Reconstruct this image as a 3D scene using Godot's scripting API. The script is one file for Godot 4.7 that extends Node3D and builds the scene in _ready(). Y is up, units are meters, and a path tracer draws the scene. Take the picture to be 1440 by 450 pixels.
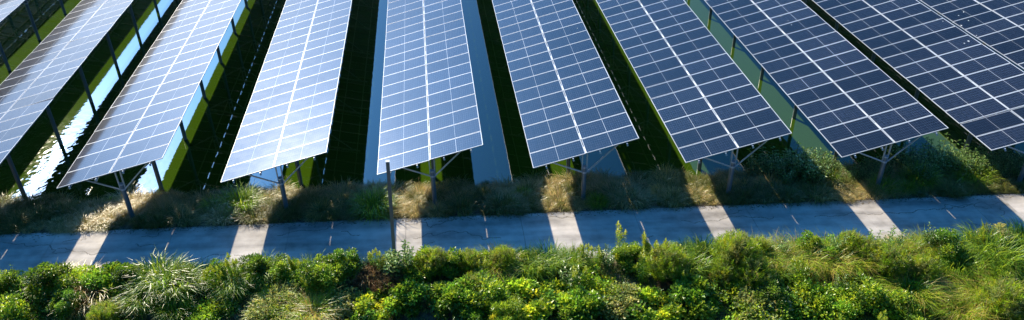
extends Node3D

# ---------------------------------------------------------------- constants (metres; y = 0 is the concrete path)
const LOW := 2.027            # height of a row's low edge
const TILT := 0.2412          # panels lean towards -x
const WATER := -1.2
const MOD_L := 2.28           # module length, across the row
const MOD_W := 1.134          # module width, along the row
const PITCH := 1.154
const ROW_W := 4.595
const N_MOD := 44

var rng := RandomNumberGenerator.new()
var noise := FastNoiseLite.new()
var cam: Camera3D
var used := {}
var M := {}

# ---------------------------------------------------------------- small helpers
class Buf:
	var v := PackedVector3Array()
	var n := PackedVector3Array()
	var c := PackedColorArray()
	var uv := PackedVector2Array()
	func tri(a: Vector3, b: Vector3, d: Vector3, col: Color) -> void:
		var nn := (d - a).cross(b - a).normalized()
		v.append(a); v.append(b); v.append(d)
		n.append(nn); n.append(nn); n.append(nn)
		c.append(col); c.append(col); c.append(col)
	func quad(a: Vector3, b: Vector3, d: Vector3, e: Vector3, col := Color.WHITE) -> void:
		tri(a, b, d, col); tri(a, d, e, col)
	func box(t: Transform3D, s: Vector3, col := Color.WHITE) -> void:
		var h := s * 0.5
		var p := []
		for i in 8:
			p.append(t * Vector3(h.x if i & 1 else -h.x, h.y if i & 2 else -h.y, h.z if i & 4 else -h.z))
		for f in [[0, 1, 3, 2], [4, 6, 7, 5], [0, 4, 5, 1], [2, 3, 7, 6], [0, 2, 6, 4], [1, 5, 7, 3]]:
			var mid: Vector3 = (p[f[0]] + p[f[2]]) * 0.5 - t.origin
			var nn: Vector3 = (p[f[2]] - p[f[0]]).cross(p[f[1]] - p[f[0]])
			if nn.dot(mid) > 0:
				quad(p[f[0]], p[f[1]], p[f[2]], p[f[3]], col)
			else:
				quad(p[f[3]], p[f[2]], p[f[1]], p[f[0]], col)
	func bar(a: Vector3, b: Vector3, w: float, h: float, side := Vector3.RIGHT, col := Color.WHITE) -> void:
		var z := (b - a).normalized()
		var x := (side - z * side.dot(z)).normalized()
		box(Transform3D(Basis(x, z.cross(x), z), (a + b) * 0.5), Vector3(w, h, a.distance_to(b)), col)
	func tube(a: Vector3, b: Vector3, r0: float, r1: float, k := 10, col := Color.WHITE, caps := true) -> void:
		var z := (b - a).normalized()
		var x := z.cross(Vector3.RIGHT if absf(z.x) < 0.8 else Vector3.UP).normalized()
		var y := z.cross(x)
		for i in k:
			var d0 := x * cos(TAU * i / k) + y * sin(TAU * i / k)
			var d1 := x * cos(TAU * (i + 1) / k) + y * sin(TAU * (i + 1) / k)
			var q := [a + d0 * r0, a + d1 * r0, b + d1 * r1, b + d0 * r1]
			for f in [[0, 3, 2], [0, 2, 1]]:
				for j in f:
					v.append(q[j]); n.append(d1 if j == 1 or j == 2 else d0); c.append(col)
			if caps:
				tri(b, b + d1 * r1, b + d0 * r1, col)
				tri(a, a + d0 * r0, a + d1 * r0, col)
	func mesh(m: Material) -> ArrayMesh:
		var a := []
		a.resize(Mesh.ARRAY_MAX)
		a[Mesh.ARRAY_VERTEX] = v; a[Mesh.ARRAY_NORMAL] = n; a[Mesh.ARRAY_COLOR] = c
		if uv.size():
			a[Mesh.ARRAY_TEX_UV] = uv
		var r := ArrayMesh.new()
		r.add_surface_from_arrays(Mesh.PRIMITIVE_TRIANGLES, a)
		r.surface_set_material(0, m)
		return r

func numbered(called: String) -> String:
	var k: int = used.get(called, 0)
	used[called] = k + 1
	return called if k == 0 else "%s_%03d" % [called, k]

func put(mesh: Mesh, called: String, parent: Node = null) -> MeshInstance3D:
	var o := MeshInstance3D.new()
	o.mesh = mesh
	if parent:
		o.name = called
		parent.add_child(o, true)
	else:
		o.name = numbered(called)
		add_child(o)
	return o

func base(called: String, at := Vector3.ZERO, turn := 0.0) -> Node3D:
	var o := Node3D.new()
	o.name = numbered(called)
	add_child(o)
	o.position = at
	o.rotation.y = turn
	return o

func tag(o: Node, label: String, category: String, group := "") -> void:
	o.set_meta("label", label)
	o.set_meta("category", category)
	if group:
		o.set_meta("group", group)

func lin(r: float, g: float, b: float) -> Color:
	return Color(r, g, b).linear_to_srgb()

func mat(called: String, col: Color, rough := 0.8, metal := 0.0) -> StandardMaterial3D:
	var m := StandardMaterial3D.new()
	m.resource_name = called
	m.albedo_color = col
	m.roughness = rough
	m.metallic = metal
	return m

func leafy(called: String, through: float, rough := 0.5) -> StandardMaterial3D:
	var m := mat(called, Color.WHITE, rough)
	m.vertex_color_use_as_albedo = true
	m.cull_mode = BaseMaterial3D.CULL_DISABLED
	m.backlight_enabled = true
	m.backlight = Color(through, through, through).linear_to_srgb()
	m.metallic_specular = 0.5
	return m

func noise_tex(freq: float, ramp: Array, size := 512, oct := 5, sd := 1) -> ImageTexture:
	var f := FastNoiseLite.new()
	f.seed = sd
	f.frequency = freq
	f.fractal_octaves = oct
	var im := f.get_seamless_image(size, size)
	var g := Gradient.new()
	g.offsets = PackedFloat32Array(ramp[0])
	g.colors = PackedColorArray(ramp[1])
	var out := Image.create(size, size, false, Image.FORMAT_RGB8)
	for y in size:
		for x in size:
			out.set_pixel(x, y, g.sample(im.get_pixel(x, y).r))
	return ImageTexture.create_from_image(out)

# ---------------------------------------------------------------- the lie of the land
func road_far(x: float) -> float:
	return -27.24 + 0.0615 * (x - 2.1)

func land(x: float, z: float) -> float:
	var d := z - road_far(x)
	var y: float
	var keys := [[-60.0, -4.0], [-9.0, -3.2], [-4.8, -1.75], [-3.75, -1.15], [-1.6, -0.42], [-0.35, -0.02], [3.2, -0.05], [3.7, -0.12], [8.5, -0.75], [16.0, -2.0], [40.0, -3.2], [900.0, -3.2]]
	y = keys[0][1]
	for i in keys.size() - 1:
		if d >= keys[i][0] and d <= keys[i + 1][0]:
			var t: float = (d - keys[i][0]) / (keys[i + 1][0] - keys[i][0])
			y = lerpf(keys[i][1], keys[i + 1][1], t)
	if d > keys[-1][0]:
		y = keys[-1][1]
	var rough := smoothstep(0.1, 1.0, maxf(-d, d - 3.1))
	return y + rough * (noise.get_noise_2d(x * 1.0, z * 1.0) * 0.16 + noise.get_noise_2d(x * 4.0, z * 4.0) * 0.05)

# The ground point seen at a pixel of the photograph (1440 x 450): the ray is followed until it meets the land.
func seen(px: float, py: float) -> Vector3:
	var f := 225.0 / tan(deg_to_rad(cam.fov) * 0.5)
	var d := (cam.basis * Vector3((px - 720.0) / f, (225.0 - py) / f, -1.0)).normalized()
	var p := cam.position
	var t := 10.0
	while t < 70.0:
		p = cam.position + d * t
		if p.y < land(p.x, p.z):
			break
		t += 0.03
	return p

# ---------------------------------------------------------------- plants
func leaf(b: Buf, p: Vector3, dir: Vector3, up: Vector3, l: float, w: float, col: Color) -> void:
	var side := dir.cross(up).normalized() * w * 0.5
	var nn := side.cross(dir).normalized()
	var m := p + dir * l * 0.45 + nn * w * 0.12
	var tip := p + dir * l - nn * l * 0.12
	b.tri(p, m + side, tip, col)
	b.tri(p, tip, m - side, col)

func blade(b: Buf, p: Vector3, out: Vector3, h: float, reach: float, w: float, col: Color, seg := 3, droop := 1.0) -> void:
	var side := out.cross(Vector3.UP).normalized() * w * 0.5
	var a := p
	for i in seg:
		var t := float(i + 1) / seg
		var q := p + out * reach * t * t + Vector3.UP * h * (t * 1.35 - t * t * 0.35 - droop * 0.55 * t * t * t)
		var s0 := side * (1.0 - float(i) / seg * 0.6)
		var s1 := side * (1.0 - t * 0.6)
		if i == seg - 1:
			b.tri(a - s0, a + s0, q, col)
		else:
			b.quad(a - s0, a + s0, q + s1, q - s1, col)
		a = q

func rv(r: RandomNumberGenerator) -> Vector3:
	var v := Vector3(r.randfn(), r.randfn(), r.randfn())
	return v.normalized() if v.length() > 0.01 else Vector3.UP

func vary(r: RandomNumberGenerator, c: Color, amount := 0.3) -> Color:
	var k := 1.0 + r.randf_range(-amount, amount)
	return Color(c.r * k * r.randf_range(0.85, 1.2), c.g * k, c.b * k * r.randf_range(0.8, 1.2))

# A leafy shrub: woody stems to a number of twigs, each twig end a clump of leaves. Returns [stems, foliage].
func shrub_mesh(sd: int, rad: float, h: float, n: int, l: float, w: float, cols: Array, clumps := 22) -> Array:
	var r := RandomNumberGenerator.new()
	r.seed = sd
	var st := Buf.new()
	var lf := Buf.new()
	for k in clumps:
		var a := r.randf() * TAU
		var e := asin(r.randf_range(0.0, 1.0))
		var q := r.randf_range(0.55, 1.0)
		var c := Vector3(cos(a) * cos(e) * rad * q, h * (0.28 + 0.62 * sin(e) * q), sin(a) * cos(e) * rad * q)
		c *= Vector3(1, r.randf_range(0.8, 1.18), 1)
		var elbow := c * Vector3(0.45, 0.55, 0.45) + rv(r) * 0.05
		st.tube(Vector3(c.x * 0.06, -0.05, c.z * 0.06), elbow, 0.013, 0.009, 5, vary(r, Color(0.07, 0.05, 0.03)), false)
		st.tube(elbow, c, 0.009, 0.004, 5, vary(r, Color(0.07, 0.06, 0.03)), false)
		var cr := rad * r.randf_range(0.24, 0.42)
		var tone: Color = cols[r.randi() % cols.size()]
		tone = vary(r, tone, 0.2)
		for i in n / clumps:
			var o := rv(r)
			var p := c + o * cr * pow(r.randf(), 0.45) * Vector3(1, 0.75, 1)
			if p.y < 0.02:
				p.y = 0.02 + r.randf() * 0.05
			var dir := (o + rv(r) * 0.8 + Vector3.UP * 0.25).normalized()
			leaf(lf, p, dir, (Vector3.UP + rv(r) * 0.7).normalized(), l * r.randf_range(0.6, 1.25), w * r.randf_range(0.7, 1.2), vary(r, tone))
	return [st.mesh(M.stem), lf.mesh(M.leaf)]

# A clump of long arching grass.
func grass_mesh(sd: int, rad: float, h: float, n: int, w: float, cols: Array, reach := 0.6, lean := Vector3.ZERO) -> ArrayMesh:
	var r := RandomNumberGenerator.new()
	r.seed = sd
	var b := Buf.new()
	for i in n:
		var a := r.randf() * TAU
		var q := sqrt(r.randf()) * rad
		var p := Vector3(cos(a) * q, -0.06, sin(a) * q)
		var a2 := a + r.randfn() * 0.6
		var out := (Vector3(cos(a2), 0, sin(a2)) + lean).normalized()
		blade(b, p, out, h * r.randf_range(0.45, 1.1), reach * h * r.randf_range(0.35, 1.2), w * r.randf_range(0.7, 1.3), vary(r, cols[r.randi() % cols.size()]), 4, r.randf_range(0.3, 1.25))
	return b.mesh(M.leaf)

# Upright stems with narrow leaves all the way up and a plume on top. Returns [stems, foliage, plumes].
func goldenrod_mesh(sd: int, rad: float, h: float, stems: int, cl: Color, cp: Color) -> Array:
	var r := RandomNumberGenerator.new()
	r.seed = sd
	var st := Buf.new()
	var lf := Buf.new()
	var pl := Buf.new()
	for k in stems:
		var a := r.randf() * TAU
		var q := sqrt(r.randf()) * rad
		var foot := Vector3(cos(a) * q * 0.35, -0.05, sin(a) * q * 0.35)
		var hh := h * r.randf_range(0.65, 1.05)
		var top := Vector3(cos(a) * q, hh, sin(a) * q)
		st.tube(foot, top, 0.009, 0.004, 4, vary(r, cl * 0.7), false)
		for i in 46:
			var t := r.randf_range(0.12, 0.98)
			var ang := r.randf() * TAU
			var dir := Vector3(cos(ang), r.randf_range(0.1, 0.9), sin(ang)).normalized()
			leaf(lf, foot.lerp(top, t), dir, Vector3.UP, r.randf_range(0.07, 0.14) * (1.15 - 0.5 * t), 0.022, vary(r, cl))
		for i in 60:
			var t := r.randf()
			var ang := r.randf() * TAU
			var dir := Vector3(cos(ang), r.randf_range(-0.1, 0.8), sin(ang)).normalized()
			leaf(pl, top + Vector3.UP * (t * 0.2 - 0.1), dir, Vector3.UP, r.randf_range(0.04, 0.11) * (1.2 - t), 0.022, vary(r, cp))
	return [st.mesh(M.stem), lf.mesh(M.leaf), pl.mesh(M.leaf)]

# A soft, feathery bush of hair-thin sprays. Returns [stems, foliage].
func feathery_mesh(sd: int, rad: float, h: float, stems: int, cols: Array) -> Array:
	var r := RandomNumberGenerator.new()
	r.seed = sd
	var st := Buf.new()
	var lf := Buf.new()
	for k in stems:
		var a := r.randf() * TAU
		var q := sqrt(r.randf()) * rad
		var foot := Vector3(cos(a) * q * 0.25, -0.05, sin(a) * q * 0.25)
		var hh := h * sqrt(maxf(0.15, 1.0 - 0.75 * (q / rad) * (q / rad))) * r.randf_range(0.75, 1.08)
		var top := Vector3(cos(a) * q, hh, sin(a) * q)
		var tone: Color = vary(r, cols[r.randi() % cols.size()], 0.2)
		st.tube(foot, top, 0.005, 0.002, 3, tone * 0.6, false)
		for i in 42:
			var t := pow(r.randf(), 0.6) * 0.8 + 0.2
			var dir := ((top - foot).normalized() * 0.9 + rv(r) * 0.8).normalized()
			leaf(lf, foot.lerp(top, t), dir, rv(r), r.randf_range(0.06, 0.17), 0.009, vary(r, tone))
	return [st.mesh(M.stem), lf.mesh(M.leaf)]

# Stout stems with large leaves.
func broadleaf_mesh(sd: int, rad: float, h: float, stems: int, cols: Array, l := 0.13) -> Array:
	var r := RandomNumberGenerator.new()
	r.seed = sd
	var st := Buf.new()
	var lf := Buf.new()
	for k in stems:
		var a := r.randf() * TAU
		var q := sqrt(r.randf()) * rad
		var foot := Vector3(cos(a) * q * 0.4, -0.05, sin(a) * q * 0.4)
		var top := Vector3(cos(a) * q, h * r.randf_range(0.5, 1.05), sin(a) * q)
		st.tube(foot, top, 0.01, 0.005, 5, vary(r, Color(0.05, 0.08, 0.02)), false)
		var nl := int(16.0 * top.y / 0.9) + 6
		for i in nl:
			var t := lerpf(0.15, 1.0, (i + r.randf()) / nl)
			var ang := i * 2.4 + r.randf() * 0.6
			var dir := Vector3(cos(ang), r.randf_range(0.0, 0.5), sin(ang)).normalized()
			leaf(lf, foot.lerp(top, t), dir, Vector3.UP, l * r.randf_range(0.7, 1.2), l * 0.45, vary(r, cols[r.randi() % cols.size()]))
	return [st.mesh(M.stem), lf.mesh(M.leaf)]

const FEET := [[-28.955, -29.395], [-22.349, -29.018], [-15.871, -28.634], [-9.238, -28.203], [-2.818, -27.932], [3.687, -27.583], [10.126, -27.161], [16.781, -26.695], [23.325, -26.384], [29.814, -26.008], [-35.44, -29.77]]

# says which side of the path a plant grows on and which solar row it stands opposite
func where_is(what: String, at: Vector3, size: float) -> String:
	var d := at.z - road_far(at.x)
	var row := clampi(roundi((at.x - 2.23 - FEET[0][0]) / 6.524), 0, 9) - 4
	var side := ("waterline" if d < -2.7 else "water-side") if d < 0.0 else ("path-side" if d < 4.3 else ("mid-bank" if d < 6.0 else "lower-bank"))
	side += " large" if size > 1.25 else (" small" if size < 0.85 else "")
	if row == 0:
		return "%s %s in front of the solar row behind the pole" % [side, what]
	var nth: String = ["", "next", "second", "third", "fourth", "fifth"][absi(row)]
	return "%s %s opposite the %s solar row on the pole's %s side" % [side, what, nth, "low" if row < 0 else "high"]

func plant(kind: String, at: Vector3, scale_by := 1.0, label := "", which := -1) -> Node3D:
	var K: Dictionary = kinds[kind]
	var meshes: Array = K.meshes[(which if which >= 0 else rng.randi()) % K.meshes.size()]
	if at.z > road_far(at.x):   # not on the concrete
		at.z = maxf(at.z, road_far(at.x) + 3.2 + 0.3 * scale_by)
	var o := base(K.name, Vector3(at.x, land(at.x, at.z), at.z), rng.randf() * TAU)
	o.scale = Vector3.ONE * scale_by * rng.randf_range(0.93, 1.07)
	for i in meshes.size():
		put(meshes[i], K.parts[i], o)
	tag(o, label if label else where_is(K.label, at, scale_by), K.category, "" if label else K.group)
	return o

var kinds := {}

func make_kinds() -> void:
	var dark := [Color(0.084, 0.174, 0.017), Color(0.125, 0.236, 0.020), Color(0.178, 0.296, 0.023)]
	var mid := [Color(0.189, 0.332, 0.026), Color(0.274, 0.419, 0.029), Color(0.157, 0.279, 0.032)]
	var bright := [Color(0.377, 0.523, 0.029), Color(0.483, 0.594, 0.036), Color(0.274, 0.436, 0.029)]
	var grey := [Color(0.315, 0.366, 0.101), Color(0.420, 0.454, 0.130), Color(0.252, 0.314, 0.086)]
	var straw := [Color(0.798, 0.542, 0.187), Color(0.944, 0.663, 0.258), Color(0.629, 0.472, 0.130), Color(0.420, 0.384, 0.071)]
	var brown := [Color(0.24, 0.17, 0.09), Color(0.32, 0.24, 0.13), Color(0.16, 0.115, 0.06)]
	var s := []
	for i in 4: s.append(shrub_mesh(10 + i, [0.62, 0.7, 0.55, 0.66][i], [1.0, 0.9, 1.15, 1.0][i], 4200, 0.078, 0.05, [dark, dark, dark + mid, dark.slice(1) + bright.slice(2)][i], 26))
	kinds.shrub = {"name": "leafy_shrub", "parts": ["stems", "foliage"], "meshes": s, "category": "shrub", "label": "dark green small-leaved shrub", "group": "dark shrubs on the near bank"}
	s = []
	for i in 5: s.append(shrub_mesh(20 + i, [0.6, 0.7, 0.5, 0.65, 0.55][i], [0.85, 0.75, 1.05, 0.8, 0.9][i], 3000, [0.10, 0.085, 0.12, 0.07, 0.11][i], [0.055, 0.05, 0.04, 0.045, 0.06][i], [mid, bright, mid + bright, bright + grey, dark + mid][i], 18 + 3 * i))
	kinds.bush = {"name": "green_bush", "parts": ["stems", "foliage"], "meshes": s, "category": "bush", "label": "mid green loose-leaved bush", "group": "green bushes on the near bank"}
	s = []
	for i in 5: s.append(shrub_mesh(30 + i, [0.75, 0.9, 0.65, 0.8, 0.7][i], [0.5, 0.42, 0.62, 0.5, 0.7][i], 2800, [0.095, 0.075, 0.11, 0.085, 0.10][i], [0.08, 0.065, 0.09, 0.07, 0.05][i], [bright + mid, bright + mid, mid + dark, bright + grey + grey, bright + dark][i], 22 + 3 * i))
	kinds.vine = {"name": "creeping_vine", "parts": ["stems", "foliage"], "meshes": s, "category": "vine", "label": "low creeping vine mound", "group": "vine mounds on the near bank"}
	s = []
	for i in 3: s.append([grass_mesh(40 + i, 0.45, 1.0, 620, 0.019, mid + bright + dark, 0.6)])
	kinds.grass = {"name": "grass_clump", "parts": ["blades"], "meshes": s, "category": "grass", "label": "long arching green grass", "group": "green grass clumps on the near bank"}
	s = []
	for i in 3: s.append([grass_mesh(50 + i, 0.45, 0.9, 760, 0.014, bright + straw.slice(2), 0.9)])
	kinds.pale = {"name": "pale_grass_clump", "parts": ["blades"], "meshes": s, "category": "grass", "label": "fine pale yellowish grass", "group": "pale grass clumps on the near bank"}
	s = []
	for i in 3: s.append(goldenrod_mesh(60 + i, 0.28, 0.95, 10, Color(0.26, 0.42, 0.03), Color(0.46, 0.52, 0.03)))
	kinds.gold = {"name": "goldenrod_plant", "parts": ["stems", "leaves", "plumes"], "meshes": s, "category": "wildflower", "label": "upright yellow-green plumed plant", "group": "yellow green plants on the near bank"}
	s = [goldenrod_mesh(66, 0.16, 1.5, 6, Color(0.42, 0.54, 0.06), Color(0.60, 0.64, 0.06))]
	kinds.tallgold = {"name": "goldenrod_plant", "parts": ["stems", "leaves", "plumes"], "meshes": s, "category": "wildflower", "label": "", "group": ""}
	s = []
	for i in 3: s.append(feathery_mesh(70 + i, 0.62, 1.05, 230, grey + bright))
	kinds.feather = {"name": "feathery_bush", "parts": ["stems", "foliage"], "meshes": s, "category": "bush", "label": "feathery grey-green bush", "group": "feathery bushes on the near bank"}
	s = []
	for i in 2: s.append(broadleaf_mesh(80 + i, 0.42, 1.1, 13, [Color(0.24, 0.38, 0.09), Color(0.16, 0.28, 0.05), Color(0.33, 0.46, 0.15)]))
	kinds.broad = {"name": "broadleaf_plant", "parts": ["stems", "leaves"], "meshes": s, "category": "plant", "label": "broad-leaved pale plant", "group": "broad leaved plants on the near bank"}
	s = []
	for i in 3: s.append([grass_mesh(90 + i, 0.36, 0.6, 420, 0.014, straw, 1.0)])
	kinds.dry = {"name": "dry_grass_clump", "parts": ["blades"], "meshes": s, "category": "grass", "label": "dry straw grass tuft", "group": "dry tufts on the near bank"}
	s = []
	for i in 2: s.append(feathery_mesh(100 + i, 0.6, 0.5, 150, brown))
	kinds.dead = {"name": "withered_bush", "parts": ["stems", "twigs"], "meshes": s, "category": "bush", "label": "withered brown bush", "group": "withered bushes on the near bank"}
	s = []
	for i in 2: s.append(broadleaf_mesh(110 + i, 0.5, 0.85, 26, [Color(0.20, 0.34, 0.09), Color(0.30, 0.44, 0.16), Color(0.14, 0.26, 0.06)], 0.10))
	kinds.weed = {"name": "tall_weed", "parts": ["stems", "leaves"], "meshes": s, "category": "weed", "label": "tall leafy weed", "group": "weeds at the water's edge"}

# ---------------------------------------------------------------- solar rows
var mod_mesh := []
var frame_mesh: ArrayMesh
var rows := []

func cell_image(sd: int) -> ImageTexture:
	var r := RandomNumberGenerator.new()
	r.seed = sd
	var w := 1024
	var h := 512
	var im := Image.create(w, h, false, Image.FORMAT_RGB8)
	im.fill(lin(0.50, 0.53, 0.56))
	var sx := w / MOD_L
	var sy := h / MOD_W
	var x0 := 0.017
	var cw := (MOD_L * 0.5 - 0.017 - 0.006) / 12.0
	var ch := (MOD_W - 0.034) / 6.0
	for half in 2:   # the dark field behind the cells, then the cells
		var fx := x0 + (MOD_L * 0.5 - 0.011 if half else 0.0)
		im.fill_rect(Rect2i(int(fx * sx), int(0.017 * sy), int(cw * 12.0 * sx), int(ch * 6.0 * sy)), lin(0.105, 0.12, 0.145))
	for half in 2:
		for i in 12:
			for j in 6:
				var x := x0 + i * cw + (MOD_L * 0.5 - 0.011 if half else 0.0)
				var y := 0.017 + j * ch
				var k := r.randf_range(0.8, 1.2)
				im.fill_rect(Rect2i(int(x * sx), int(y * sy), int((cw - 0.0035) * sx), int((ch - 0.004) * sy)), lin(0.008 * k, 0.012 * k, 0.024 * k))
				for b in 5:   # busbars
					im.fill_rect(Rect2i(int(x * sx), int((y + ch * (b + 0.5) / 5.0) * sy), int((cw - 0.0035) * sx), 1), lin(0.025, 0.03, 0.05))
	return ImageTexture.create_from_image(im)

func make_module() -> void:
	var rough := noise_tex(0.012, [[0.0, 0.5, 1.0], [Color(0.72, 0.72, 0.72), Color(0.88, 0.88, 0.88), Color(1, 1, 1)]], 256, 5, 7)
	for k in 3:
		var m := mat("solar_glass", Color.WHITE.darkened([0.0, 0.12, 0.22][k]), [0.44, 0.46, 0.48][k])
		m.albedo_texture = cell_image(5 + k)
		m.roughness_texture = rough
		m.metallic_specular = 0.075   # a thin film of dust scatters light broadly; the glass over it mirrors sharply
		m.clearcoat_enabled = true
		m.clearcoat = 0.78
		m.clearcoat_roughness = 0.092
		var b := Buf.new()
		var hx := MOD_L * 0.5 - 0.012
		var hz := MOD_W * 0.5 - 0.012
		b.quad(Vector3(-hx, 0, -hz), Vector3(hx, 0, -hz), Vector3(hx, 0, hz), Vector3(-hx, 0, hz))
		for i in [[0, 0], [1, 0], [1, 1], [0, 0], [1, 1], [0, 1]]:
			b.uv.append(Vector2(i[0], i[1]))
		var me := b.mesh(m)
		var back := Buf.new()
		back.quad(Vector3(-hx, -0.006, hz), Vector3(hx, -0.006, hz), Vector3(hx, -0.006, -hz), Vector3(-hx, -0.006, -hz))
		for i in 6:
			back.uv.append(Vector2.ZERO)
		var a := []
		a.resize(Mesh.ARRAY_MAX)
		a[Mesh.ARRAY_VERTEX] = back.v; a[Mesh.ARRAY_NORMAL] = back.n; a[Mesh.ARRAY_COLOR] = back.c; a[Mesh.ARRAY_TEX_UV] = back.uv
		me.add_surface_from_arrays(Mesh.PRIMITIVE_TRIANGLES, a)
		me.surface_set_material(1, M.backsheet)
		mod_mesh.append(me)
	var f := Buf.new()
	var lip := 0.011
	for s in [-1, 1]:
		f.box(Transform3D(Basis(), Vector3(0, -0.0155, s * (MOD_W - lip) * 0.5)), Vector3(MOD_L, 0.035, lip))
		f.box(Transform3D(Basis(), Vector3(s * (MOD_L - lip) * 0.5, -0.0155, 0)), Vector3(lip, 0.0348, MOD_W - 2 * lip))
	frame_mesh = f.mesh(M.aluminium)

func solar_row(i: int, foot: Vector3, label: String, posts: Array, joint := -1) -> void:
	var row := base("solar_panel_row", Vector3(foot.x, 0, foot.z))
	rows.append(row)
	tag(row, label, "solar panels", "solar panel rows over the water")
	var along := Vector3(cos(TILT), sin(TILT), 0)
	var up := Vector3(-sin(TILT), cos(TILT), 0)
	var low := Vector3(0, LOW, 0)
	var z := 0.0
	for k in N_MOD:
		if k == joint:
			z -= 0.055
		for c in 2:
			var s := MOD_L * 0.5 if c == 0 else ROW_W - MOD_L * 0.5
			var o := put(mod_mesh[rng.randi() % 3], "module", row)
			var bs := Basis(along, up, Vector3.BACK)
			bs = bs * Basis(Vector3.RIGHT, rng.randfn() * 0.004) * Basis(Vector3.BACK, rng.randfn() * 0.004)
			o.transform = Transform3D(bs, low + along * s + up * (0.0 if k < joint else rng.randfn() * 0.002) + Vector3(0, 0, z - MOD_W * 0.5))
			put(frame_mesh, "frame", o)
		z -= PITCH
	var cl := Buf.new()  # plates added under the middle gap, to break the light through it into dashes
	for k in N_MOD:
		cl.box(Transform3D(Basis(along, up, Vector3.BACK), low + along * ROW_W * 0.5 - up * 0.048 + Vector3(0, 0, -k * PITCH - 0.33)), Vector3(0.09, 0.022, 0.5))
	var added_gap_plates := put(cl.mesh(M.zinc), "added_gap_plates", row)
	added_gap_plates.set_meta("kind", "stuff")
	# purlins under the modules, beams across them, posts and braces
	var pb := Buf.new()
	for s in [0.55, 1.72, 2.88, 4.05]:
		pb = Buf.new()
		var c: Vector3 = low + along * s - up * 0.075
		pb.box(Transform3D(Basis(along, up, Vector3.BACK), c + Vector3(0, 0, (z + 0.05) * 0.5)), Vector3(0.05, 0.075, -z + 0.12))
		pb.box(Transform3D(Basis(along, up, Vector3.BACK), c - up * 0.045 + Vector3(0, 0, 0.10)), Vector3(0.07, 0.06, 0.03))
		put(pb.mesh(M.aluminium), "purlin", row)
	for pz in posts:
		var zz: float = pz - foot.z
		var mid := low + along * ROW_W * 0.5 - up * 0.20 + Vector3(0, 0, zz)
		var ground := land(foot.x + mid.x, pz)
		var post := Buf.new()
		var collar_y := 1.62
		post.tube(Vector3(mid.x, minf(ground, WATER) - 0.6, zz), Vector3(mid.x, collar_y, zz), 0.10, 0.10, 16)
		var p := put(post.mesh(M.steel), "post", row)
		var cb := Buf.new()
		cb.tube(Vector3(mid.x, collar_y - 0.28, zz), Vector3(mid.x, collar_y - 0.20, zz), 0.118, 0.118, 16)
		cb.tube(Vector3(mid.x, collar_y - 0.02, zz), Vector3(mid.x, collar_y + 0.035, zz), 0.112, 0.112, 16)
		put(cb.mesh(M.zinc), "collar", p)
		var hb := Buf.new()
		for s in [-1, 1]:
			hb.bar(Vector3(mid.x + s * 0.095, collar_y - 0.25, zz), Vector3(mid.x + s * 0.11, mid.y + s * 0.02, zz), 0.045, 0.07)
		put(hb.mesh(M.zinc), "hanger", p)
		var beam := Buf.new()
		beam.bar(low + along * 0.35 - up * 0.16 + Vector3(0, 0, zz), low + along * 4.25 - up * 0.16 + Vector3(0, 0, zz), 0.06, 0.09, Vector3.BACK)
		put(beam.mesh(M.zinc), "beam", row)
		for s in [-1, 1]:
			var br := Buf.new()
			br.bar(Vector3(mid.x + s * 0.10, collar_y - 0.22, zz + 0.05), mid + along * s * 1.5 + Vector3(0, 0, 0.05), 0.045, 0.05, Vector3.BACK)
			put(br.mesh(M.zinc), "brace", row)
	return

# bird droppings that have dried on the glass
func dropping(i: int, px: float, py: float, size: float) -> void:
	var row: Node3D = rows[i]
	var up := Vector3(-sin(TILT), cos(TILT), 0)
	var p0 := Vector3(FEET[i][0], LOW, FEET[i][1])
	var f := 225.0 / tan(deg_to_rad(cam.fov) * 0.5)
	var d := (cam.basis * Vector3((px - 720.0) / f, (225.0 - py) / f, -1.0)).normalized()
	var hit := cam.position + d * ((p0 - cam.position).dot(up) / d.dot(up))
	var along := Vector3(cos(TILT), sin(TILT), 0)
	var b := Buf.new()
	var k := 9
	var ring := []
	for j in k:
		var a := TAU * j / k
		ring.append((along * cos(a) + Vector3.BACK * sin(a) * 1.5) * size * rng.randf_range(0.5, 1.2))
	for j in k:
		b.tri(up * 0.007, ring[j] + up * 0.004, ring[(j + 1) % k] + up * 0.004, Color.WHITE)
	var o := put(b.mesh(M.dropping), "bird_dropping", row)
	o.position = hit - row.position + up * 0.006

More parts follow.
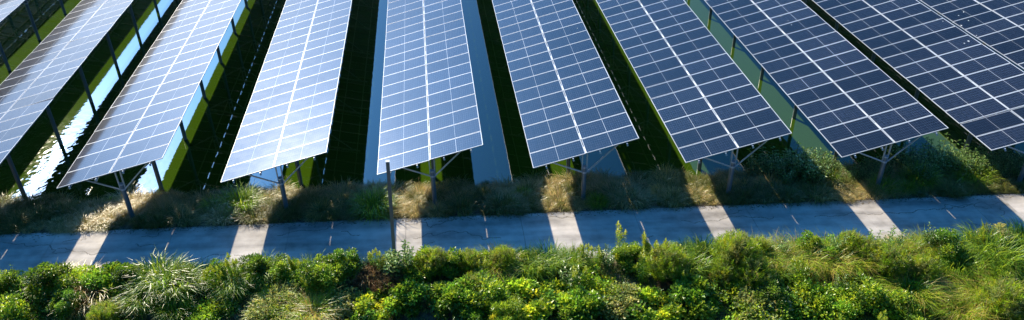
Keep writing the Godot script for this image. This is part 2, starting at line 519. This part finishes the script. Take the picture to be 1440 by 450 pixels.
# ---------------------------------------------------------------- the scene
func _ready() -> void:
	rng.seed = 4
	noise.seed = 3
	noise.frequency = 0.35
	# camera
	cam = Camera3D.new()
	cam.name = "camera"
	cam.fov = 22.914
	cam.near = 0.1
	cam.far = 3000.0
	cam.basis = Basis(Vector3.UP, -0.1012) * Basis(Vector3.RIGHT, -0.5642) * Basis(Vector3.BACK, -0.0165)
	cam.position = Vector3(0, 20.046, 0)
	add_child(cam)
	cam.current = true
	# sun: ahead of the camera and to its left, 30 degrees high
	var el := deg_to_rad(29.5)
	var az := deg_to_rad(28.0)
	var to_sun := Vector3(-cos(el) * sin(az), sin(el), -cos(el) * cos(az))
	var sun := DirectionalLight3D.new()
	sun.name = "sun"
	sun.light_energy = 1.6
	sun.light_color = Color(1.0, 0.94, 0.83)
	sun.light_angular_distance = 0.5
	sun.shadow_enabled = true
	add_child(sun)
	sun.look_at_from_position(to_sun * 100.0, Vector3.ZERO, Vector3.UP)
	# clear sky: blue above, pale at the horizon, brighter towards the sun (haze scatters forward)
	var sky_im := Image.create(512, 256, false, Image.FORMAT_RGBF)
	for y in 256:
		for x in 512:
			var th := (y + 0.5) / 256.0 * PI
			var ph := (x + 0.5) / 512.0 * TAU
			var d := Vector3(sin(ph) * sin(th), cos(th), -cos(ph) * sin(th))
			var up := clampf(d.y, 0.0, 1.0)
			var c := Vector3(0.002, 0.050, 0.165).lerp(Vector3(0.030, 0.115, 0.240), pow(1.0 - up, 5.0))
			var cs := d.dot(to_sun)
			var g := 0.76
			var hg := (1.0 - g * g) / pow(1.0 + g * g - 2.0 * g * cs, 1.5)
			var air := 1.0 + 2.2 * pow(1.0 - up, 8.0)
			c += Vector3(0.004, 0.055, 0.148).lerp(Vector3(0.17, 0.18, 0.19), pow(1.0 - up, 6.0)) * hg
			var g2 := 0.93
			c += Vector3(0.012, 0.0117, 0.0114) * (1.0 - g2 * g2) / pow(1.0 + g2 * g2 - 2.0 * g2 * cs, 1.5)
			var g3 := 0.85
			c += Vector3(0.0135, 0.0138, 0.0138) * (1.0 - g3 * g3) / pow(1.0 + g3 * g3 - 2.0 * g3 * cs, 1.5) * (0.7 + 0.3 * air)
			if d.y < 0.0:
				c = c.lerp(Vector3(0.10, 0.11, 0.10), clampf(-d.y * 8.0, 0.0, 1.0))
			sky_im.set_pixel(x, y, Color(c.x, c.y, c.z))
	var pano := PanoramaSkyMaterial.new()
	pano.panorama = ImageTexture.create_from_image(sky_im)
	var env := Environment.new()
	env.background_mode = Environment.BG_SKY
	env.sky = Sky.new()
	env.sky.sky_material = pano
	env.tonemap_mode = Environment.TONE_MAPPER_LINEAR
	env.tonemap_exposure = 2.2
	env.sdfgi_enabled = true
	env.ssao_enabled = true
	env.ssil_enabled = true
	var we := WorldEnvironment.new()
	we.name = "environment"
	we.environment = env
	add_child(we)

	make_materials()
	build_land()
	# rows
	make_module()
	var labels := [
		"solar panel row four rows from the steel pole's row, on its low side",
		"solar panel row three rows from the steel pole's row, on its low side",
		"solar panel row two rows from the steel pole's row, on its low side",
		"solar panel row beside the steel pole's row, next to its low edge",
		"solar panel row whose end stands right behind the lone steel pole",
		"solar panel row beside the steel pole's row, next to its high edge",
		"solar panel row two rows from the steel pole's row, on its high side",
		"solar panel row three rows from the steel pole's row, above tall green weeds",
		"solar panel row with a joint two modules from its end and bird droppings",
		"solar panel row five rows from the steel pole's row, on its high side",
		"solar panel row five rows from the steel pole's row, on its low side"]
	for i in 11:
		var z0: float = FEET[i][1] - (0.62 if i < 5 else 0.42)
		var posts := [z0]
		var q: float = z0 - 3.75
		while q > FEET[i][1] - 50.0:
			posts.append(q)
			q -= 4.75
		solar_row(i, Vector3(FEET[i][0], 0, FEET[i][1]), labels[i], posts, 2 if i == 8 else -1)
	for q in [[8, 1355, 17, 0.06], [8, 1348, 22, 0.05], [9, 1362, 29, 0.05], [8, 1352, 36, 0.07], [8, 1340, 32, 0.04], [8, 1373, 50, 0.05], [8, 1362, 58, 0.07], [8, 1356, 61, 0.05], [8, 1318, 27, 0.05], [8, 1326, 30, 0.04], [7, 1098, 23, 0.05], [7, 1113, 35, 0.05], [7, 1108, 29, 0.03], [5, 812, 40, 0.04], [3, 428, 140, 0.04], [3, 424, 137, 0.03]]:
		dropping(q[0], q[1], q[2], q[3] * 0.55)
	# the lone steel post beside the path
	var pole := base("steel_pole", Vector3(-2.2, land(-2.2, -24.25), -24.25))
	pole.rotation.z = -0.036   # it leans a little
	var pb := Buf.new()
	pb.box(Transform3D(Basis(), Vector3(0, 2.25, 0)), Vector3(0.125, 5.5, 0.125))
	put(pb.mesh(M.pole), "shaft", pole)
	var pc := Buf.new()
	pc.box(Transform3D(Basis(), Vector3(0, 5.008, 0)), Vector3(0.137, 0.016, 0.137))
	put(pc.mesh(M.zinc), "cap", pole)
	tag(pole, "lone dark square steel pole standing beside the concrete path", "pole")
	var sa := seen(519, 301)
	var sb := seen(546, 284)
	var stick := Buf.new()
	stick.tube(sa + Vector3(0, 0.22, 0), sb + Vector3(0, 0.5, 0), 0.014, 0.010, 6)
	tag(put(stick.mesh(M.pole), "bamboo_stick"), "thin stick leaning in the dry grass behind the steel pole", "stick")
	make_kinds()
	plant_bank()
	plant_near()

func make_materials() -> void:
	M.stem = mat("stem", Color.WHITE, 0.8)
	M.stem.vertex_color_use_as_albedo = true
	M.leaf = leafy("leaf", 1.0, 0.36)
	M.straw = leafy("straw", 0.6, 0.7)
	M.backsheet = mat("module_back", lin(0.05, 0.055, 0.06), 0.35)
	M.aluminium = mat("anodised_aluminium", lin(0.42, 0.45, 0.48), 0.42, 0.0)
	M.zinc = mat("galvanised_steel", lin(0.52, 0.56, 0.60), 0.45, 0.35)
	M.steel = mat("steel_pile", lin(0.17, 0.215, 0.24), 0.45, 0.3)
	M.steel.roughness_texture = noise_tex(0.02, [[0.0, 1.0], [Color(0.6, 0.6, 0.6), Color(1, 1, 1)]], 256, 4, 9)
	M.steel.uv1_triplanar = true
	M.pole = mat("painted_steel", lin(0.16, 0.17, 0.18), 0.5, 0.2)
	M.dropping = mat("dried_dropping", lin(0.7, 0.7, 0.66), 0.9)
	M.soil = mat("soil", Color.WHITE, 0.95)
	M.soil.albedo_texture = noise_tex(0.02, [[0.0, 0.4, 0.6, 1.0], [lin(0.035, 0.026, 0.016), lin(0.09, 0.07, 0.042), lin(0.14, 0.115, 0.07), lin(0.24, 0.20, 0.12)]], 512, 6, 12)
	M.soil.uv1_triplanar = true
	M.soil.uv1_world_triplanar = true
	M.soil.uv1_scale = Vector3.ONE * 0.35
	M.water = water_material()
	M.concrete = concrete_material()

func water_material() -> StandardMaterial3D:
	var m := mat("pond_water", lin(0.030, 0.066, 0.003), 0.03)
	m.metallic_specular = 0.6
	# ripples: short waves, stronger where a breeze touches the open corner of the pond
	var f := FastNoiseLite.new()
	f.seed = 21
	f.frequency = 0.06
	f.fractal_octaves = 3
	var im := f.get_seamless_image(1024, 1024)
	var out := Image.create(2048, 2048, false, Image.FORMAT_RF)
	for y in 2048:
		var wz := y / 2048.0 * 80.0 - 80.0
		for x in 2048:
			var wx := x / 2048.0 * 80.0 - 40.0
			var away := Vector2(wx + 21.0, (wz + 33.0) * 0.8).length()
			var k := 0.05 + 0.8 * (1.0 - smoothstep(1.5, 9.0, away))
			out.set_pixel(x, y, Color(0.5 + (im.get_pixel(x & 1023, y & 1023).r - 0.5) * k, 0, 0))
	m.heightmap_enabled = true
	m.heightmap_texture = ImageTexture.create_from_image(out)
	m.heightmap_scale = 1.2
	return m

func concrete_material() -> StandardMaterial3D:
	var w := 2048
	var h := 160
	var f := FastNoiseLite.new()
	f.seed = 31
	f.frequency = 0.03
	f.fractal_octaves = 6
	var fine := f.get_image(w, h)
	f.seed = 32
	f.frequency = 0.006
	var coarse := f.get_image(w, h)
	f.seed = 34
	f.frequency = 0.02
	var streak := f.get_image(w / 8, h)
	var im := Image.create(w, h, false, Image.FORMAT_RGB8)
	var hm := Image.create(w, h, false, Image.FORMAT_RF)
	var r := RandomNumberGenerator.new()
	r.seed = 33
	for y in h:
		for x in w:
			var k := 0.36 + 0.42 * coarse.get_pixel(x, y).r + 0.72 * streak.get_pixel(x / 8, y).r + 0.40 * (fine.get_pixel(x, y).r - 0.5) + r.randf_range(-0.05, 0.05)
			im.set_pixel(x, y, lin(0.385 * k, 0.36 * k, 0.33 * k))
			hm.set_pixel(x, y, Color(0.5 + 0.1 * fine.get_pixel(x, y).r, 0, 0))
	# cracks: long ones wandering along the path, short ones across it
	for c in 30:
		var x := r.randf() * w
		var y := r.randf_range(4, h - 4)
		var a := r.randfn() * 0.25
		if c < 9:
			x = c * 240.0
			y = r.randf_range(15, 75)
		elif c % 3 == 0:
			a = PI * 0.5 + r.randfn() * 0.3
		var home := a
		for s in (int(r.randf_range(200, 420)) if c < 9 else int(r.randf_range(25, 90))):
			a = lerpf(a + r.randfn() * 0.35, home, 0.12)
			x += cos(a)
			y += sin(a) * 0.8
			if x < 1 or y < 1 or x > w - 2 or y > h - 2:
				break
			var k := r.randf_range(0.06, 0.14)
			im.set_pixel(int(x), int(y), lin(k, k * 0.9, k * 0.75))
			hm.set_pixel(int(x), int(y), Color(0.25, 0, 0))
			if r.randf() < 0.35:
				im.set_pixel(int(x), int(y) + 1, lin(k * 1.4, k * 1.25, k))
	# earth and dead leaves blown onto both edges
	for c in 2600:
		var x := r.randi() % w
		var e := absf(r.randfn()) * 7.0
		var y := int(e) if r.randf() < 0.6 else h - 1 - int(e * 1.6)
		if y < 0 or y >= h:
			continue
		var k := r.randf_range(0.5, 1.3)
		im.fill_rect(Rect2i(x, y, r.randi_range(1, 3), r.randi_range(1, 2)), lin(0.11 * k, 0.085 * k, 0.05 * k))
	var m := mat("old_concrete", Color.WHITE, 0.9)
	m.albedo_texture = ImageTexture.create_from_image(im)
	m.heightmap_enabled = true
	m.heightmap_texture = ImageTexture.create_from_image(hm)
	m.heightmap_scale = 2.0
	return m

func grid(xs: Array, ds: Array, y_of: Callable, m: Material) -> ArrayMesh:
	var st := SurfaceTool.new()
	st.begin(Mesh.PRIMITIVE_TRIANGLES)
	st.set_smooth_group(0)
	for j in ds.size():
		for i in xs.size():
			var x: float = xs[i]
			var z: float = road_far(clampf(x, -90, 90)) + ds[j]
			st.set_uv(Vector2(x, z))
			st.add_vertex(Vector3(x, y_of.call(x, z), z))
	for j in ds.size() - 1:
		for i in xs.size() - 1:
			var a := j * xs.size() + i
			var b := a + 1
			var c := a + xs.size()
			st.add_index(a); st.add_index(b); st.add_index(c + 1)
			st.add_index(a); st.add_index(c + 1); st.add_index(c)
	st.generate_normals()
	st.set_material(m)
	return st.commit()

func build_land() -> void:
	var xs := [-1500.0, -400.0, -120.0, -70.0]
	var x := -45.0
	while x < 46.0:
		xs.append(x)
		x += 0.35
	xs.append_array([70.0, 120.0, 400.0, 1500.0])
	var ds := [-14.0, -10.0, -8.0]
	var d := -6.4
	while d < 12.0:
		ds.append(d)
		d += 0.28
	ds.append_array([15.0, 20.0, 30.0, 60.0, 200.0, 700.0, 1500.0])
	var g := put(grid(xs, ds, land, M.soil), "ground")
	g.set_meta("kind", "structure")
	# water: one sheet from under the bank to the horizon
	var w := Buf.new()
	w.quad(Vector3(-1500, WATER, -1500), Vector3(1500, WATER, -1500), Vector3(1500, WATER, 0), Vector3(-1500, WATER, 0))
	w = Buf.new()
	var c := [Vector3(-1500, WATER, -1500), Vector3(1500, WATER, -1500), Vector3(1500, WATER, -20), Vector3(-1500, WATER, -20)]
	w.quad(c[0], c[1], c[2], c[3])
	for k in [0, 1, 2, 0, 2, 3]:
		w.uv.append(Vector2((c[k].x + 40.0) / 80.0, (c[k].z + 80.0) / 80.0))
	var wo := put(w.mesh(M.water), "water")
	wo.set_meta("kind", "structure")
	var bed := Buf.new()
	# the concrete path, slab by slab
	var path := Node3D.new()
	path.name = "concrete_path"
	add_child(path)
	path.set_meta("kind", "structure")
	var px := -60.0
	while px < 60.0:
		var l := 4.85
		var b := Buf.new()
		var q := []
		for k in [[0.006, 0.0], [l - 0.006, 0.0], [l - 0.006, 3.15], [0.006, 3.15]]:
			q.append(Vector3(px + k[0], 0, road_far(px + k[0]) + k[1]))
		var dn := Vector3(0, -0.16, 0)
		b.quad(q[0], q[1], q[2], q[3])
		for k in 4:
			b.quad(q[k] + dn, q[(k + 1) % 4] + dn, q[(k + 1) % 4], q[k])
		for v in b.v:
			b.uv.append(Vector2(v.x / 48.0 + 0.5, (v.z - road_far(v.x)) / 3.15 * 0.99))
		var s := put(b.mesh(M.concrete), "slab", path)
		s.position.y = rng.randf_range(-0.006, 0.006)
		px += l
	
func scatter(called: String, mesh: Mesh, spots: Array, label: String, category: String) -> void:
	var mm := MultiMesh.new()
	mm.transform_format = MultiMesh.TRANSFORM_3D
	mm.mesh = mesh
	mm.instance_count = spots.size()
	for i in spots.size():
		mm.set_instance_transform(i, spots[i])
	var o := MultiMeshInstance3D.new()
	o.multimesh = mm
	o.name = called
	add_child(o)
	tag(o, label, category)
	o.set_meta("kind", "stuff")

func spot(x: float, d: float, s: float) -> Transform3D:
	var z := road_far(x) + d
	return Transform3D(Basis(Vector3.UP, rng.randf() * TAU).scaled(Vector3(s, s * rng.randf_range(0.8, 1.2), s)), Vector3(x, land(x, z), z))

func plant_bank() -> void:
	var straw := [Color(0.60, 0.50, 0.22), Color(0.48, 0.41, 0.15), Color(0.34, 0.32, 0.10), Color(0.68, 0.58, 0.30)]
	var olive := [Color(0.16, 0.20, 0.04), Color(0.21, 0.23, 0.06), Color(0.11, 0.17, 0.03), Color(0.30, 0.28, 0.10)]
	var t1 := grass_mesh(200, 0.34, 0.50, 230, 0.016, straw, 0.9)
	var t2 := grass_mesh(201, 0.34, 0.48, 220, 0.017, olive, 0.8)
	var a := []
	var b := []
	for i in 2600:
		var x := rng.randf_range(-34, 36)
		var d := -rng.randf_range(0.1, 3.95)
		var s := rng.randf_range(0.5, 1.2) * (0.6 if d > -0.3 else 1.0) * (1.0 + 1.1 * noise.get_noise_2d(x * 2.2, d * 2.2))
		if noise.get_noise_2d(x * 0.6 + 50.0, d * 0.9) + rng.randf_range(-0.3, 0.3) - 0.03 * maxf(0.0, x - 8.0) > 0.0:
			a.append(spot(x, d, s))
		else:
			b.append(spot(x, d, s))
	scatter("dry_grass", t1, a, "dry straw coloured grass covering the bank between path and water", "grass")
	scatter("olive_grass", t2, b, "olive green grass mixed into the dry grass of the water bank", "grass")
	for k in 70:
		var x := rng.randf_range(-24, 27)
		plant("dry" if rng.randf() < 0.75 else "grass", Vector3(x, 0, road_far(x) - rng.randf_range(0.5, 3.6)), rng.randf_range(0.6, 1.35) * (1.0 if k % 3 else 0.7))
	# weeds at the water's edge under the rows on the right
	for k in 46:
		var x := rng.randf_range(14.6, 28.0)
		plant("weed", Vector3(x, 0, road_far(x) - rng.randf_range(1.5, 4.1)), rng.randf_range(0.8, 1.5))
	for k in 26:
		var x := (15.0 if k % 2 else 21.8) + rng.randf_range(0.0, 2.6)
		plant("weed", Vector3(x, 0, road_far(x) - rng.randf_range(1.9, 4.2)), rng.randf_range(1.4, 2.1))
	for p in [[790, 248], [985, 240], [735, 262]]:
		plant("weed", seen(p[0], p[1] + 8), rng.randf_range(0.45, 0.6), "", 0)

func plant_near() -> void:
	var t := grass_mesh(210, 0.45, 0.36, 200, 0.02, [Color(0.13, 0.25, 0.03), Color(0.21, 0.32, 0.04), Color(0.10, 0.19, 0.03), Color(0.42, 0.36, 0.14)], 0.9)
	var a := []
	for i in 1100:
		a.append(spot(rng.randf_range(-22, 30), 3.1 + 7.0 * rng.randf(), rng.randf_range(0.5, 1.1)))
	scatter("undergrowth", t, a, "low green undergrowth between the plants of the near bank", "grass")
	var taken := []
	# plants read off the photograph: kind, pixel of the foot, size
	for p in [
		["shrub", 12, 425, 1.0], ["shrub", 75, 415, 1.15], ["shrub", 185, 405, 0.95], ["shrub", 455, 400, 1.0], ["shrub", 485, 392, 0.9], ["shrub", 598, 378, 0.9], ["shrub", 893, 375, 0.8], ["shrub", 1322, 365, 1.0], ["shrub", 100, 440, 0.8], ["shrub", 360, 395, 0.9], ["shrub", 410, 385, 0.8],
		["grass", 228, 405, 1.15], ["grass", 252, 412, 1.1], ["grass", 205, 430, 0.9], ["grass", 285, 400, 0.8], ["grass", 330, 410, 0.9], ["grass", 375, 385, 0.85], ["grass", 440, 375, 0.8], ["grass", 745, 385, 0.9], ["grass", 770, 372, 0.85], ["grass", 800, 365, 0.8], ["grass", 990, 372, 0.95], ["grass", 965, 385, 0.9], ["grass", 1395, 375, 1.25], ["grass", 1375, 362, 1.1], ["grass", 1425, 372, 1.2], ["grass", 1432, 345, 1.0], ["grass", 1345, 385, 0.9], ["grass", 1085, 390, 0.85], ["grass", 250, 445, 0.7], ["grass", 735, 362, 0.7],
		["pale", 1090, 372, 1.0], ["pale", 1125, 372, 1.05], ["pale", 1160, 378, 1.1], ["pale", 1190, 372, 1.0], ["pale", 1060, 368, 0.9], ["pale", 1385, 430, 1.2], ["pale", 1420, 425, 1.2], ["pale", 1350, 445, 1.0], ["pale", 700, 372, 0.9], ["pale", 440, 448, 0.9], ["pale", 395, 450, 0.9], ["pale", 310, 385, 0.7],
		["gold", 914, 372, 0.95], ["gold", 905, 398, 0.9], ["gold", 940, 360, 0.8], ["gold", 952, 408, 0.7], ["gold", 640, 368, 0.85], ["gold", 605, 398, 0.6], ["gold", 680, 388, 0.6], ["gold", 440, 418, 0.75], ["gold", 530, 378, 0.7], ["gold", 422, 385, 0.7], ["gold", 305, 415, 0.8], ["gold", 335, 400, 0.8], ["gold", 1120, 398, 0.8], ["gold", 835, 362, 0.7], ["gold", 820, 368, 0.7], ["gold", 10, 450, 0.7], ["gold", 760, 395, 0.6], ["gold", 485, 372, 0.6],
		["feather", 935, 390, 1.0], ["feather", 1030, 378, 1.25], ["feather", 612, 362, 0.8], ["feather", 1245, 385, 1.0], ["feather", 1015, 400, 0.8], ["feather", 1220, 370, 0.8], ["feather", 705, 365, 0.8], ["feather", 1290, 395, 0.8], ["feather", 665, 415, 0.7], ["feather", 1405, 445, 1.1], ["feather", 275, 360, 0.6],
		["broad", 557, 388, 1.15], ["broad", 575, 384, 1.05], ["broad", 1245, 352, 0.8], ["broad", 1212, 345, 0.7], ["broad", 1300, 345, 0.8], ["broad", 545, 395, 0.7], ["broad", 330, 420, 0.7],
		["dead", 520, 395, 1.0], ["dead", 545, 405, 0.9], ["dead", 500, 402, 0.9], ["dead", 132, 425, 0.8], ["dead", 935, 412, 0.6],
		["dry", 122, 395, 1.2], ["dry", 138, 415, 1.2], ["dry", 112, 432, 1.0], ["dry", 520, 380, 0.9], ["dry", 500, 375, 0.8], ["dry", 700, 360, 1.0], ["dry", 1265, 360, 1.0], ["dry", 460, 440, 1.0],
		["vine", 30, 450, 1.0], ["vine", 540, 438, 1.0], ["vine", 575, 425, 0.9], ["vine", 640, 432, 1.0], ["vine", 690, 425, 1.1], ["vine", 740, 432, 1.1], ["vine", 790, 425, 1.0], ["vine", 840, 415, 1.0], ["vine", 870, 435, 1.0], ["vine", 920, 440, 1.0], ["vine", 975, 430, 1.0], ["vine", 1040, 420, 1.1], ["vine", 1070, 440, 1.1], ["vine", 1130, 420, 1.15], ["vine", 1155, 440, 1.1], ["vine", 1215, 425, 1.1], ["vine", 1250, 440, 1.0], ["vine", 1300, 425, 1.0], ["vine", 480, 430, 0.9], ["vine", 820, 445, 1.0]]:
		taken.append(plant(p[0], seen(p[1], p[2]), p[3] * (1.55 if p[0] == "gold" else 1.3)).position)
	plant("tallgold", seen(868, 372), 1.4, "single tall yellow-green plumed stem rising above the path edge")
	# growth that hangs over the edge of the concrete
	var edge := ["grass", "feather", "pale", "bush", "gold", "bush", "shrub", "broad", "weed"]
	for i in 44:
		var x := -20.0 + i * 1.03 + rng.randf_range(-0.4, 0.4)
		plant(edge[rng.randi() % edge.size()], Vector3(x, 0, road_far(x) + rng.randf_range(3.2, 3.5)), rng.randf_range(0.7, 1.05))
	# and the rest of the thicket
	var pick := ["bush", "bush", "bush", "vine", "vine", "vine", "broad", "shrub", "pale", "feather", "gold", "bush", "weed", "grass"]
	for j in 6:
		for i in 38:
			var x := -21.0 + i * 1.25 + rng.randf_range(-0.55, 0.55)
			var d := 3.6 + j * 0.95 + rng.randf_range(-0.3, 0.4)
			if rng.randf() < 0.22:
				continue
			var k: String = pick[rng.randi() % pick.size()]
			if j >= 3 and rng.randf() < 0.55:
				k = "vine" if rng.randf() < 0.65 else "bush"
			var at := Vector3(x, 0, road_far(x) + d)
			if taken.any(func(q): return Vector2(q.x - at.x, q.z - at.z + 0.35).length() < 0.72):
				continue
			plant(k, at, rng.randf_range(0.75, 1.35))
